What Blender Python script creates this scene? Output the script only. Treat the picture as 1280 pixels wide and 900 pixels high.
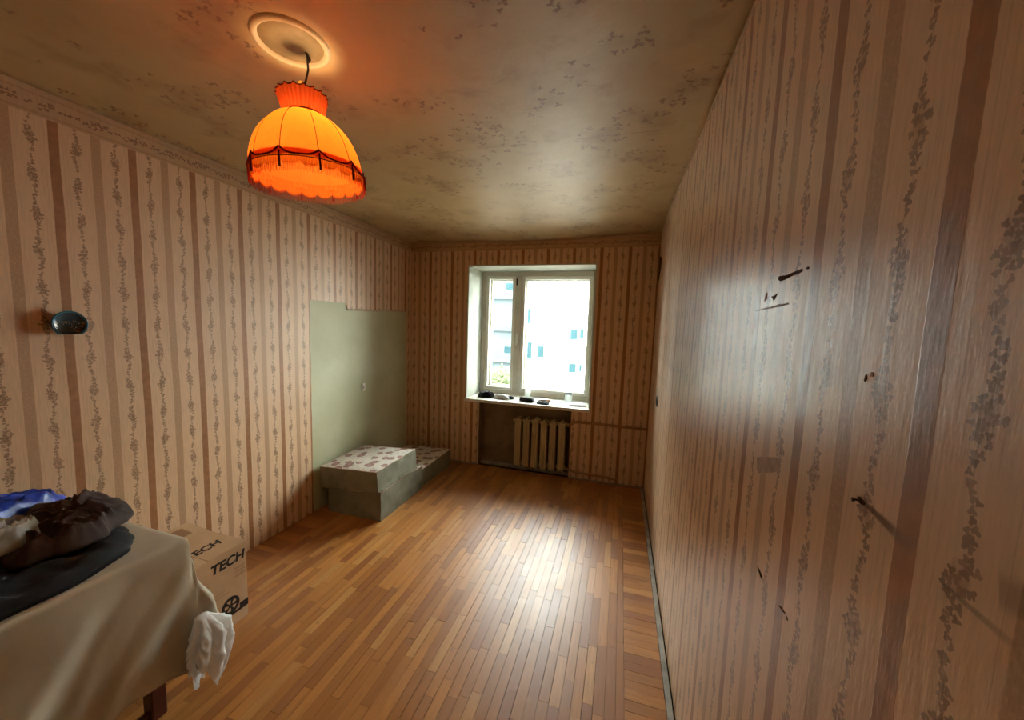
import bpy, bmesh, math, random
from mathutils import Vector, Matrix, noise

for o in list(bpy.data.objects):
    bpy.data.objects.remove(o)
scene = bpy.context.scene
C = scene.collection
random.seed(7)
PI = math.pi

# ------------------------------------------------------------------ camera
XL, XR, D, H, EYE = -2.43, 0.319, 3.96, 2.6, 1.65     # left wall, right wall, window wall, ceiling, eye height
REAR = -1.3
FPX, YAW, PITCH, ROLL = 464.44, 0.2827, -0.0959, 0.0334
fwd = Vector((-math.sin(YAW)*math.cos(PITCH), math.cos(YAW)*math.cos(PITCH), math.sin(PITCH)))
r0 = Vector((math.cos(YAW), math.sin(YAW), 0)); u0 = r0.cross(fwd)
cr = math.cos(ROLL)*r0 + math.sin(ROLL)*u0
cu = -math.sin(ROLL)*r0 + math.cos(ROLL)*u0
cam_data = bpy.data.cameras.new('camera')
cam_data.sensor_width = 36; cam_data.lens = 36*FPX/1280
cam_data.clip_start = 0.02; cam_data.clip_end = 500
cam = bpy.data.objects.new('camera', cam_data); C.objects.link(cam)
cam.matrix_world = Matrix(((cr.x, cu.x, -fwd.x, 0), (cr.y, cu.y, -fwd.y, 0), (cr.z, cu.z, -fwd.z, EYE), (0, 0, 0, 1)))
scene.camera = cam

# ------------------------------------------------------------------ sky, daylight, exposure
world = bpy.data.worlds.new('overcast_sky'); scene.world = world
world.use_nodes = True
bg = world.node_tree.nodes['Background']
bg.inputs['Color'].default_value = (1.0, 0.985, 0.975, 1)
bg.inputs['Strength'].default_value = 24.0
pl = bpy.data.lights.new('window_portal', 'AREA'); pl.shape = 'RECTANGLE'; pl.size = 1.5; pl.size_y = 1.6
pl.cycles.is_portal = True
po = bpy.data.objects.new('window_portal', pl); C.objects.link(po)
po.location = (-0.98, D+0.72, 1.53); po.rotation_euler = (-PI/2, 0, 0)
vs = scene.view_settings
vs.view_transform = 'Standard'; vs.look = 'None'; vs.gamma = 1.0; vs.use_curve_mapping = False
vs.exposure = 1.0

# ------------------------------------------------------------------ node helpers
class S:
    """a shader socket (or number) with arithmetic"""
    def __init__(s, nt, k): s.nt, s.k = nt, k
    def m(s, op, *a, clamp=False):
        n = s.nt.nodes.new('ShaderNodeMath'); n.operation = op; n.use_clamp = clamp
        for i, v in enumerate((s,)+a):
            v = v.k if isinstance(v, S) else v
            if isinstance(v, (int, float)): n.inputs[i].default_value = v
            else: s.nt.links.new(v, n.inputs[i])
        return S(s.nt, n.outputs[0])
    def __add__(s, o): return s.m('ADD', o)
    def __sub__(s, o): return s.m('SUBTRACT', o)
    def __mul__(s, o): return s.m('MULTIPLY', o)
    def __truediv__(s, o): return s.m('DIVIDE', o)
    def lt(s, o): return s.m('LESS_THAN', o)
    def gt(s, o): return s.m('GREATER_THAN', o)
    def abs(s): return s.m('ABSOLUTE')
    def fract(s): return s.m('FRACT')
    def sin(s): return s.m('SINE')
    def cos(s): return s.m('COSINE')
    def pow(s, o): return s.m('POWER', o)
    def max(s, o): return s.m('MAXIMUM', o)
    def min(s, o): return s.m('MINIMUM', o)
    def inv(s): return (s*-1.0)+1.0
    def ramp(s, a, b, lo=0.0, hi=1.0):
        n = s.nt.nodes.new('ShaderNodeMapRange'); n.interpolation_type = 'SMOOTHSTEP'
        s.nt.links.new(s.k, n.inputs[0])
        for i, v in enumerate((a, b, lo, hi)): n.inputs[i+1].default_value = v
        return S(s.nt, n.outputs[0])

class G:
    """a material under construction"""
    def __init__(g, name):
        g.mat = bpy.data.materials.new(name); g.mat.use_nodes = True
        g.nt = g.mat.node_tree; g.b = g.nt.nodes['Principled BSDF']; g.out = g.nt.nodes['Material Output']
    def node(g, t): return g.nt.nodes.new(t)
    def pos(g):
        n = g.node('ShaderNodeNewGeometry'); return n.outputs['Position']
    def obj(g):
        n = g.node('ShaderNodeTexCoord'); return n.outputs['Object']
    def xyz(g, v):
        n = g.node('ShaderNodeSeparateXYZ'); g.nt.links.new(v, n.inputs[0])
        return [S(g.nt, n.outputs[i]) for i in range(3)]
    def vec(g, x, y, z=0.0):
        n = g.node('ShaderNodeCombineXYZ')
        for i, v in enumerate((x, y, z)):
            v = v.k if isinstance(v, S) else v
            if isinstance(v, (int, float)): n.inputs[i].default_value = v
            else: g.nt.links.new(v, n.inputs[i])
        return n.outputs[0]
    def noise(g, v, scale=5, detail=3, rough=.55, dist=0):
        n = g.node('ShaderNodeTexNoise'); n.inputs['Scale'].default_value = scale
        n.inputs['Detail'].default_value = detail; n.inputs['Roughness'].default_value = rough; n.inputs['Distortion'].default_value = dist
        if v is not None: g.nt.links.new(v, n.inputs['Vector'])
        return S(g.nt, n.outputs[0])
    def vor(g, v, scale=5, dim='2D', feature='F1', rnd=1.0):
        n = g.node('ShaderNodeTexVoronoi'); n.voronoi_dimensions = dim; n.feature = feature
        n.inputs['Scale'].default_value = scale; n.inputs['Randomness'].default_value = rnd
        g.nt.links.new(v, n.inputs['Vector']); return n
    def mix(g, fac, a, b):
        n = g.node('ShaderNodeMix'); n.data_type = 'RGBA'
        for sock, v in ((n.inputs[0], fac), (n.inputs[6], a), (n.inputs[7], b)):
            v = v.k if isinstance(v, S) else v
            if isinstance(v, (int, float)): sock.default_value = v
            elif isinstance(v, tuple): sock.default_value = (*v, 1)
            else: g.nt.links.new(v, sock)
        return n.outputs[2]
    def set(g, name, v):
        v = v.k if isinstance(v, S) else v
        if isinstance(v, (int, float)): g.b.inputs[name].default_value = v
        elif isinstance(v, tuple): g.b.inputs[name].default_value = (*v, 1)
        else: g.nt.links.new(v, g.b.inputs[name])
    def bump(g, h, strength=.3, dist=.01):
        n = g.node('ShaderNodeBump'); n.inputs['Strength'].default_value = strength; n.inputs['Distance'].default_value = dist
        g.nt.links.new(h.k, n.inputs['Height']); g.nt.links.new(n.outputs[0], g.b.inputs['Normal'])

def simple(name, col, rough=.6, spec=.4, var=.12, scale=8, metal=0, bump=0, bscale=40):
    g = G(name); n = g.noise(g.pos(), scale, 4)
    dk = tuple(c*(1-var) for c in col); lt = tuple(min(1, c*(1+var)) for c in col)
    g.set('Base Color', g.mix(n.ramp(.25, .75), dk, lt)); g.set('Roughness', rough); g.set('Specular IOR Level', spec); g.set('Metallic', metal)
    if bump: g.bump(g.noise(g.pos(), bscale, 4), bump, .005)
    return g.mat

M = {}
CREAM, DARK, MED, LEAF = (.71, .482, .298), (.31, .135, .052), (.42, .25, .135), (.235, .13, .072)

def wallpaper(name, axis, phase, border_bottom=2.462, wear=1.0, rough=.5, spec=.5, dark_wedges=(), vine=.0092, warp=.004):
    """striped paper with leaf vines: dark stripe, vine, pale stripe, vine, every 0.277 m"""
    P = .277
    g = G(name); x, y, z = g.xyz(g.pos()); u = (x if axis == 'x' else y)
    wob = g.noise(g.vec(u*0.6, z*1.1), 1.3, 2)
    u = u - phase + (wob-.5)*warp*4
    p2 = g.vec(u, z)
    d = (((u/P)+.5).fract()-.5).abs()*P                     # distance from the dark stripe's axis
    fine = g.noise(g.vec(u*160.0, z*14.0), 1.0, 3)          # vertical paper fibre
    edge = g.noise(p2, 90, 2)
    de = d + (edge-.5)*.003
    dark = de.ramp(.0172, .0158)
    med = de.ramp(P/2-.0185, P/2-.0165)
    lines = ((d-.0285).abs().lt(.0010)).max((d-.040).abs().lt(.0007)).max((d-(P/2-.027)).abs().lt(.0007))
    # leaves: one three-lobed leaf in each cell, kept only where the vine runs
    v = g.vor(p2, 1/vine)
    cx, cy, cz = g.xyz(v.outputs['Position'])
    rx, ry, rz = g.xyz(v.outputs['Color'])
    ang = ((z-cy).m('ARCTAN2', u-cx)) + rx*6.28
    rad = (((u-cx).pow(2.0)) + ((z-cy).pow(2.0))).m('SQRT')
    dc = (((cx/P)+.5).fract()-.5).abs()*P - P/4
    clump = ((cy*(2*PI/.158)).cos()*.5+.5).pow(3.0)
    meander = (cy*(2*PI/.158)).sin()*.004
    inband = ((dc-meander).abs()).lt(clump*.0115+.0060)
    leaf = rad.lt(((ang*3.0).cos()*.26+.74)*(ry*.0022+.0051)) * inband
    stem = ((d - P/4 - (z*(2*PI/.158)).sin()*.004).abs()).lt(.0009)
    flo = ((z*(2*PI/.158)).cos()*.5+.5).pow(6.0) * ((d-P/4+(edge-.5)*.02).abs().ramp(.012, .008))
    # colours
    big = g.noise(g.vec(u, z), 1.6, 4)
    cream = g.mix(fine.ramp(.3, .7), tuple(c*.93 for c in CREAM), tuple(c*1.05 for c in CREAM))
    fleck = g.noise(p2, 130, 2)
    medc = g.mix(fleck.ramp(.45, .62), MED, tuple(c*1.22 for c in MED))
    darkc = g.mix(g.noise(p2, 34, 4).ramp(.35, .7), DARK, tuple(c*1.28 for c in DARK))
    col = g.mix(lines*.3, cream, MED)
    col = g.mix(med*.85, col, medc)
    col = g.mix(dark, col, darkc)
    col = g.mix(flo*.55, col, (.34, .185, .10))
    col = g.mix((stem*.3).max(leaf*(rz*.3+.62)), col, LEAF)
    # frieze along the ceiling: plain band with a running vine
    if border_bottom:
        bz = z + (g.noise(g.vec(u, 0.0), 9, 2)-.5)*.012
        bo = bz.gt(border_bottom)
        v2 = g.vor(p2, 1/.014); c2x, c2y, _ = g.xyz(v2.outputs['Position']); r2, r3, _ = g.xyz(v2.outputs['Color'])
        a2 = ((z-c2y).m('ARCTAN2', u-c2x)) + r2*6.28
        rd = (((u-c2x).pow(2.0)) + ((z-c2y).pow(2.0))).m('SQRT')
        run = ((c2y-(border_bottom+.05)-(c2x*(2*PI/.15)).sin()*.005).abs()).lt(((c2x*(2*PI/.15)).cos()*.5+.5)*.009+.008)
        l2 = rd.lt(((a2*3.0).cos()*.3+.7)*.0075) * run
        bc = g.mix(fine.ramp(.3, .7), (.50, .32, .18), (.56, .37, .215))
        bc = g.mix(((bz-(border_bottom+.012)).abs().lt(.004)).max((bz-(border_bottom+.088)).abs().lt(.003))*.5, bc, (.36, .2, .1))
        bc = g.mix(l2*.9, bc, LEAF)
        col = g.mix(bo, col, bc)
    # age: yellowed clouds and grime
    col = g.mix(big.ramp(.45, .8)*(.22*wear), col, (.40, .255, .15))
    gr = g.noise(p2, 5.5, 5, .65)
    col = g.mix(gr.ramp(.62, .8)*(.25*wear), col, (.25, .15, .08))
    for (ya, za, yb, zb_, w0, w1, amt) in dark_wedges:          # soft dark wedge along a segment, wider and fainter towards its end
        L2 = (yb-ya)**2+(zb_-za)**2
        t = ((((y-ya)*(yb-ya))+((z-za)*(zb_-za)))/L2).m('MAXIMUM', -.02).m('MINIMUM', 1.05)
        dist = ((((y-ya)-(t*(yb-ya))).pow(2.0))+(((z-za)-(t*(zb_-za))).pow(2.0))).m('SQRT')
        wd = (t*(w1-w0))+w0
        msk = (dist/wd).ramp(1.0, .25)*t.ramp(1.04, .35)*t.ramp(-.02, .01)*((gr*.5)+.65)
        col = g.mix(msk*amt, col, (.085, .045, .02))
    g.set('Base Color', col)
    g.set('Roughness', (big*.18)+(rough-.09)); g.set('Specular IOR Level', spec)
    wrinkle = g.noise(g.vec(u*34.0, z*7.0), 1.0, 4, .6)
    g.bump((wrinkle*.9)+(fine*.25)+(leaf*.2)+(dark*.12), .24, .006)
    return g.mat

def plain_mats():
    # pale green distemper where the paper was stripped
    g = G('green_plaster'); n = g.noise(g.pos(), 2.2, 5); f = g.noise(g.pos(), 26, 4)
    c = g.mix(n.ramp(.35, .7), (.46, .46, .28), (.55, .55, .37)); c = g.mix(f.ramp(.55, .75)*.3, c, (.44, .40, .25))
    g.set('Base Color', c); g.set('Roughness', .62); g.bump(f, .25, .006); M['green'] = g.mat
    # ceiling paper: faded cream with scattered brown sprigs and damp clouds
    g = G('ceiling_paper'); x, y, z = g.xyz(g.pos()); p = g.vec(x, y)
    big = g.noise(p, 1.4, 5, .6); mid = g.noise(p, 4.2, 5, .6, .4)
    v = g.vor(p, 1/.050); cx, cy, _ = g.xyz(v.outputs['Position']); ra, rb, rc = g.xyz(v.outputs['Color'])
    ang = ((y-cy).m('ARCTAN2', x-cx)) + ra*6.28
    rad = (((x-cx).pow(2.0))+((y-cy).pow(2.0))).m('SQRT')
    clus = g.noise(g.vec(cx, cy), 3.4, 1)
    radn = rad+(g.noise(p, 45, 2)-.5)*.016
    leaf = radn.lt(((ang*3.0).cos()*.35+.65)*(rb*.016+.009)) * clus.gt(.53) * rc.gt(.25)
    base = g.mix(big.ramp(.3, .7), (.48, .325, .148), (.58, .415, .205))
    base = g.mix(mid.ramp(.52, .72)*.5, base, (.30, .175, .08))
    base = g.mix(g.noise(p, 3.4, 3).ramp(.5, .68)*.35, base, (.28, .155, .07))
    edge = g.noise(p, 60, 2)
    base = g.mix(leaf*edge.ramp(.3, .6)*.8, base, (.22, .12, .06))
    wob = (g.noise(g.vec(x, 0.0), 3, 3)-.5)*.05
    seam = ((y+wob-1.99).abs().lt(.0035)).max((y+wob-2.54).abs().lt(.0025)) * g.noise(p, 3.5, 2).gt(.5)
    base = g.mix(seam*.55, base, (.26, .16, .08))
    g.set('Base Color', base); g.set('Roughness', .46); g.set('Specular IOR Level', .5)
    g.bump((big*1.5)+(g.noise(p, 13, 4)*.5)+(seam*-.4), .35, .012); M['ceiling'] = g.mat
    # varnished parquet, grain along y or x
    for nm, ax in (('oak_long', 1), ('oak_cross', 0)):
        g = G(nm); x, y, z = g.xyz(g.pos())
        oi = g.node('ShaderNodeObjectInfo'); at = g.node('ShaderNodeAttribute'); at.attribute_name = 'tone'
        r = (S(g.nt, oi.outputs['Random']) + S(g.nt, at.outputs['Fac'])).fract()
        r2 = (r*7.31).fract(); r3 = (r*23.7).fract()
        a, b = (x, y) if ax else (y, x)
        gv = g.vec(a*60.0+r*40.0, b*4.5+r2*30.0)
        grain = g.noise(gv, 1.0, 4, .6, .6); line = g.noise(g.vec(a*260.0+r*90.0, b*6.0), 1.0, 2)
        c = g.mix(r2.ramp(.0, 1.0), (.33, .122, .025), (.49, .205, .046))
        c = g.mix(r.gt(.86)*.55, c, (.58, .30, .09))
        c = g.mix(r3.lt(.17)*.75, c, (.26, .085, .026))
        c = g.mix(grain.ramp(.35, .75)*.42, c, (.22, .075, .02))
        c = g.mix(line.ramp(.55, .75)*.28, c, (.17, .06, .018))
        worn = g.noise(g.vec(x, y), 1.15, 4, .6)
        c = g.mix(worn.ramp(.5, .72)*.30, c, (.42, .24, .13))
        spot = g.noise(g.vec(x, y), 9, 3, .7)
        c = g.mix(spot.ramp(.68, .76)*.7, c, (.16, .10, .06))
        g.set('Base Color', c)
        sm = g.noise(g.vec(x, y), 7, 4, .65)
        g.set('Roughness', (sm*.2)+(worn*.14)+.225); g.set('Specular IOR Level', .5)
        g.bump((grain*.6)+(line*.3)+(g.noise(g.vec(x, y), 30, 3)*.5), .14, .003); M[nm] = g.mat
    M['gap'] = simple('floor_joint_dirt', (.035, .018, .009), .9, .1)
    M['grey_strip'] = simple('worn_grey_paint', (.30, .275, .235), .7, .3, .3, 14, bump=.3)
    M['white_paint'] = simple('window_paint', (.78, .76, .68), .38, .5, .06, 6, bump=.06)
    M['frame_paint'] = simple('aged_frame_paint', (.60, .555, .46), .42, .5, .10, 9, bump=.08)
    M['reveal'] = simple('reveal_whitewash', (.52, .54, .46), .7, .3, .08, 5, bump=.12)
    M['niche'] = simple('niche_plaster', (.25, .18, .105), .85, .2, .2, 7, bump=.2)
    M['radiator'] = simple('radiator_enamel', (.46, .36, .20), .42, .5, .1, 8, bump=.05)
    M['pipe'] = simple('papered_pipe', (.36, .185, .085), .5, .4, .15, 12)
    M['plaster'] = simple('grey_plaster', (.42, .37, .30), .85, .2, .15)
    M['tear'] = simple('torn_paper_backing', (.085, .04, .016), .9, .1, .4, 60)
    M['scuff'] = simple('scuffed_paper', (.36, .235, .155), .7, .2, .25, 60)
    M['smudge'] = simple('greasy_smudge', (.40, .265, .17), .6, .3, .2, 40)
    M['iron'] = simple('dark_iron', (.05, .035, .028), .5, .4, .3, 40)
    M['paper_edge'] = simple('curled_paper', (.60, .46, .33), .8, .2, .2, 40)
    M['leg'] = simple('dark_red_wood', (.085, .016, .010), .35, .5, .25, 20)
    M['board'] = simple('table_board', (.20, .09, .04), .5, .4, .2, 20)
    M['plastic_white'] = simple('switch_plastic', (.72, .70, .62), .35, .5, .04)
    M['hole'] = simple('dark_recess', (.012, .010, .008), .8, .2)
    # satin tablecloth
    g = G('satin_cloth'); n = g.noise(g.pos(), 3, 4); w = g.noise(g.pos(), 140, 2)
    g.set('Base Color', g.mix(n.ramp(.3, .7), (.49, .45, .34), (.56, .52, .40))); g.set('Roughness', .34); g.set('Specular IOR Level', .55)
    g.set('Sheen Weight', .2); g.bump((w*.2)+(g.noise(g.pos(), 17, 4)*.8), .22, .006); M['satin'] = g.mat
    # plastic bag: white film, part of the light goes through
    def film(name, col, tr, alpha, rough=.22):
        g = G(name); t = g.node('ShaderNodeBsdfTranslucent'); t.inputs[0].default_value = (*col, 1)
        g.set('Base Color', col); g.set('Roughness', rough); g.set('Specular IOR Level', .5); g.bump(g.noise(g.pos(), 26, 4, .6), .5, .008)
        mx = g.node('ShaderNodeMixShader'); mx.inputs[0].default_value = tr
        g.nt.links.new(g.b.outputs[0], mx.inputs[1]); g.nt.links.new(t.outputs[0], mx.inputs[2]); last = mx
        if alpha < 1:
            tp = g.node('ShaderNodeBsdfTransparent'); m2 = g.node('ShaderNodeMixShader'); m2.inputs[0].default_value = alpha
            g.nt.links.new(tp.outputs[0], m2.inputs[1]); g.nt.links.new(mx.outputs[0], m2.inputs[2]); last = m2
        g.nt.links.new(last.outputs[0], g.out.inputs[0]); return g.mat
    M['bag_white'] = film('white_plastic_film', (.93, .95, .94), .3, 1)
    M['bag_clear'] = film('clear_plastic_film', (.70, .62, .50), .2, .42, .10)
    M['bag_blue'] = film('blue_plastic_film', (.012, .05, .42), .1, 1, .3)
    M['bottle'] = film('bottle_plastic', (.86, .93, .92), .3, .45, .1)
    def cloth(name, a, b, rough=.85, sheen=.25, sc=180):
        g = G(name); n = g.noise(g.pos(), 7, 4); w = g.noise(g.pos(), sc, 2)
        g.set('Base Color', g.mix(n.ramp(.3, .7), a, b)); g.set('Roughness', rough); g.set('Sheen Weight', sheen); g.set('Specular IOR Level', .25)
        g.bump((w*.4)+(g.noise(g.pos(), 30, 3)*.6), .35, .004); return g.mat
    M['cloth_black'] = cloth('black_cloth', (.007, .007, .009), (.014, .014, .018), .75, .0)
    M['cloth_brown'] = cloth('dark_brown_cloth', (.032, .016, .012), (.062, .030, .022), .75, .15)
    M['cloth_navy'] = cloth('navy_cloth', (.012, .018, .05), (.03, .04, .09))
    M['cloth_grey'] = cloth('grey_white_cloth', (.42, .43, .45), (.6, .6, .6))
    M['cloth_teal'] = cloth('slate_cloth', (.05, .075, .09), (.09, .12, .14))
    M['paper'] = simple('printed_paper', (.66, .63, .58), .7, .3, .15, 30)
    M['brown_card'] = simple('brown_wrapper', (.34, .17, .10), .6, .3, .2, 30)
    # foam mattress: grey-green sides, printed ticking on top
    g = G('mattress_side'); n = g.noise(g.pos(), 9, 4); x, y, z = g.xyz(g.pos())
    cr_ = g.noise(g.vec(y*26.0, z*5.0+x*26.0), 1.0, 4)
    c = g.mix(n.ramp(.3, .7), (.17, .165, .11), (.24, .235, .165)); g.set('Base Color', g.mix(cr_.ramp(.62, .78)*.5, c, (.14, .13, .09)))
    g.set('Roughness', .85); g.bump((cr_*.8)+(n*.4), .4, .008); M['mat_side'] = g.mat
    g = G('mattress_ticking'); x, y, z = g.xyz(g.obj()); p = g.vec(x, y); v = g.vor(p, 1/.115)
    ce = g.noise(p, 34, 3); dist = S(g.nt, v.outputs['Distance']); r_, s_, t_ = g.xyz(v.outputs['Color'])
    dd = dist*.115 + (ce-.5)*.034
    blot = dd.lt(s_*.018+.026); core = dd.lt(.015)
    v2 = g.vor(p, 1/.06); twig = (S(g.nt, v2.outputs['Distance'])*.06 + (ce-.5)*.03).lt(.011)
    c = g.mix(n.ramp(.3, .7), (.60, .55, .48), (.70, .65, .58))
    c = g.mix(twig*.6, c, (.40, .36, .27)); c = g.mix(blot*.85, c, (.24, .10, .08)); c = g.mix(core*r_.gt(.5)*.7, c, (.46, .26, .24))
    g.set('Base Color', c); g.set('Roughness', .8); g.bump(g.noise(p, 12, 3), .3, .01); M['mat_top'] = g.mat
    # corrugated cardboard
    g = G('cardboard'); n = g.noise(g.pos(), 6, 4); w = g.noise(g.pos(), 90, 3)
    c = g.mix(n.ramp(.3, .7), (.52, .335, .185), (.60, .40, .235)); g.set('Base Color', g.mix(w.ramp(.55, .7)*.18, c, (.38, .24, .13)))
    g.set('Roughness', .72); g.bump((w*.3)+n, .15, .004); M['card'] = g.mat
    M['tape'] = simple('brown_parcel_tape', (.30, .155, .075), .35, .5, .1, 20)
    M['ink'] = simple('black_print', (.022, .018, .016), .6, .3, .1)
    M['ink_soft'] = simple('pale_brown_print', (.42, .265, .15), .7, .3, .1)
    # lampshade cloth: thin, lets the bulb's light through
    def shade(name, dcol, tcol, fac):
        g = G(name); d_ = g.node('ShaderNodeBsdfDiffuse'); d_.inputs[0].default_value = (*dcol, 1)
        t = g.node('ShaderNodeBsdfTranslucent'); mx = g.node('ShaderNodeMixShader'); mx.inputs[0].default_value = fac
        n = g.noise(g.pos(), 60, 2); c = g.mix(n.ramp(.3, .7), tuple(q*.88 for q in tcol), tcol); g.nt.links.new(c, t.inputs[0])
        g.nt.links.new(d_.outputs[0], mx.inputs[1]); g.nt.links.new(t.outputs[0], mx.inputs[2]); g.nt.links.new(mx.outputs[0], g.out.inputs[0]); return g.mat
    M['shade'] = shade('orange_shade_cloth', (.70, .16, .02), (.93, .24, .022), .5)
    M['shade_skirt'] = shade('orange_skirt_cloth', (.75, .13, .015), (.85, .17, .012), .4)
    M['shade_red'] = shade('coral_ruffle_cloth', (.80, .13, .04), (.85, .15, .03), .45)
    M['trim_red'] = simple('wine_red_braid', (.16, .012, .012), .8, .2, .2, 90)
    M['fringe'] = shade('wine_red_fringe_thread', (.36, .03, .012), (.6, .06, .01), .4)
    g = G('bulb_glow'); e = g.node('ShaderNodeEmission'); e.inputs[0].default_value = (1, .62, .28, 1); e.inputs[1].default_value = 9
    g.nt.links.new(e.outputs[0], g.out.inputs[0]); M['bulb'] = g.mat
    M['cream_rose'] = simple('ceiling_rose_paint', (.72, .56, .34), .5, .4, .08)
    M['rose_centre'] = simple('ceiling_rose_dull_centre', (.36, .25, .12), .6, .4, .2, 12)
    M['cap'] = shade('amber_lamp_cap', (.72, .34, .07), (.9, .45, .09), .6)
    # souvenir plate
    M['plate_blue'] = simple('blue_plate_glaze', (.025, .16, .25), .22, .6, .3, 30)
    g = G('plate_picture'); x, y, z = g.xyz(g.obj()); n = g.noise(g.obj(), 70, 4); n2 = g.noise(g.obj(), 150, 2)
    c = g.mix(z.ramp(-.02, .03), (.020, .016, .010), (.010, .040, .055)); c = g.mix(n.ramp(.56, .64)*z.lt(.022)*z.gt(-.022), c, (.20, .17, .07))
    c = g.mix(n2.gt(.66)*z.lt(.015)*z.gt(-.02), c, (.5, .45, .33)); g.set('Base Color', c); g.set('Roughness', .25); M['plate_face'] = g.mat
    # window glass: mostly clear, a little mirror
    g = G('window_glass'); tp = g.node('ShaderNodeBsdfTransparent'); tp.inputs[0].default_value = (.93, .96, .95, 1)
    gl = g.node('ShaderNodeBsdfGlossy'); gl.inputs[1].default_value = .02; mx = g.node('ShaderNodeMixShader')
    lw = g.node('ShaderNodeFresnel'); lw.inputs[0].default_value = 1.3
    g.nt.links.new(lw.outputs[0], mx.inputs[0]); g.nt.links.new(tp.outputs[0], mx.inputs[1]); g.nt.links.new(gl.outputs[0], mx.inputs[2])
    g.nt.links.new(mx.outputs[0], g.out.inputs[0]); M['glass'] = g.mat
    # outside
    M['facade'] = simple('white_facade_render', (.80, .82, .82), .8, .2, .05, .3)
    M['facade_blue'] = simple('pale_blue_panels', (.050, .064, .070), .8, .2, .08, .4)
    M['facade_band'] = simple('grey_balcony_band', (.042, .050, .054), .8, .2, .1, .6)
    M['far_glass'] = simple('far_window_glass', (.010, .027, .032), .5, .08, .2, .5)
    M['far_frame'] = simple('far_window_frame', (.12, .14, .145), .6, .2, .05)
    M['ground'] = simple('courtyard_grass', (.19, .17, .14), .95, .1, .3, .3)
    M['leaves'] = simple('tree_leaves', (.075, .090, .045), .8, .1, .4, 1.5)
    M['bark'] = simple('tree_bark', (.05, .04, .03), .9, .1, .3, 6)
plain_mats()
M['paper_left'] = wallpaper('striped_wallpaper_left', 'y', 1.066, rough=.52)
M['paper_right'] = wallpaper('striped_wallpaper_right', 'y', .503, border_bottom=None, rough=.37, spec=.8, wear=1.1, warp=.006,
    dark_wedges=((.588, 1.433, .478, 1.418, .004, .014, .85), (.452, 1.409, .36, 1.404, .003, .007, .6), (.40, 1.44, .34, 1.45, .02, .03, .5)))
M['paper_back'] = wallpaper('striped_wallpaper_back', 'x', -1.62, border_bottom=2.455, rough=.55)

# ------------------------------------------------------------------ mesh helpers
def add(name, me, mat=None, parent=None, loc=None, smooth=False):
    o = bpy.data.objects.new(name, me); C.objects.link(o)
    if mat is not None and not me.materials: me.materials.append(M[mat] if isinstance(mat, str) else mat)
    if parent is not None: o.parent = parent
    if loc is not None: o.location = loc
    if smooth:
        for p in me.polygons: p.use_smooth = True
    return o
def from_bm(name, bm):
    bmesh.ops.recalc_face_normals(bm, faces=bm.faces)
    me = bpy.data.meshes.new(name); bm.to_mesh(me); bm.free(); return me
def bm_box(bm, a, b, bev=0, seg=1):
    t = bmesh.new(); bmesh.ops.create_cube(t, size=1)
    for v in t.verts: v.co = Vector([(a[i]+b[i])/2 + v.co[i]*(b[i]-a[i]) for i in range(3)])
    if bev: bmesh.ops.bevel(t, geom=t.edges[:], offset=bev, segments=seg, affect='EDGES', profile=.6)
    me = bpy.data.meshes.new('t'); t.to_mesh(me); t.free(); bm.from_mesh(me); bpy.data.meshes.remove(me)
def boxes(name, lst, mat, parent=None, bev=0, seg=1, loc=None):
    bm = bmesh.new()
    for a, b in lst: bm_box(bm, a, b, bev, seg)
    return add(name, from_bm(name, bm), mat, parent, loc)
def bm_lathe(bm, prof, seg=32, c=(0, 0, 0), mod=None, caps=False):
    rings = []
    for r, z in prof:
        ring = []
        for k in range(seg):
            a = 2*PI*k/seg; rr, zz = (mod(r, z, a) if mod else (r, z))
            ring.append(bm.verts.new((c[0]+rr*math.cos(a), c[1]+rr*math.sin(a), c[2]+zz)))
        rings.append(ring)
    for i in range(len(rings)-1):
        for k in range(seg):
            bm.faces.new((rings[i][k], rings[i][(k+1) % seg], rings[i+1][(k+1) % seg], rings[i+1][k]))
    if caps:
        bm.faces.new(rings[0]); bm.faces.new(rings[-1])
def lathe(name, prof, mat, parent=None, seg=32, loc=None, mod=None, caps=False, smooth=True):
    bm = bmesh.new(); bm_lathe(bm, prof, seg, mod=mod, caps=caps)
    return add(name, from_bm(name, bm), mat, parent, loc, smooth)
def bm_tube(bm, pts, r, seg=8, closed=False):
    pts = [Vector(p) for p in pts]; n = len(pts); rings = []
    rs = r if isinstance(r, (list, tuple)) else [r]*n
    up = None
    for i, p in enumerate(pts):
        t = (pts[(i+1) % n]-pts[i-1]) if closed else (pts[min(i+1, n-1)]-pts[max(i-1, 0)])
        t.normalize()
        if up is None: up = t.orthogonal().normalized()
        up = (up - t*up.dot(t)); up = up.normalized() if up.length > 1e-6 else t.orthogonal().normalized()
        s = t.cross(up)
        rings.append([bm.verts.new(p+(up*math.cos(2*PI*k/seg)+s*math.sin(2*PI*k/seg))*rs[i]) for k in range(seg)])
    for i in range(n if closed else n-1):
        a, b = rings[i], rings[(i+1) % n]
        for k in range(seg): bm.faces.new((a[k], a[(k+1) % seg], b[(k+1) % seg], b[k]))
    if not closed: bm.faces.new(rings[0]); bm.faces.new(rings[-1])
def tube(name, pts, r, mat, parent=None, seg=8, closed=False, loc=None):
    bm = bmesh.new(); bm_tube(bm, pts, r, seg, closed)
    return add(name, from_bm(name, bm), mat, parent, loc, True)
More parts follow.
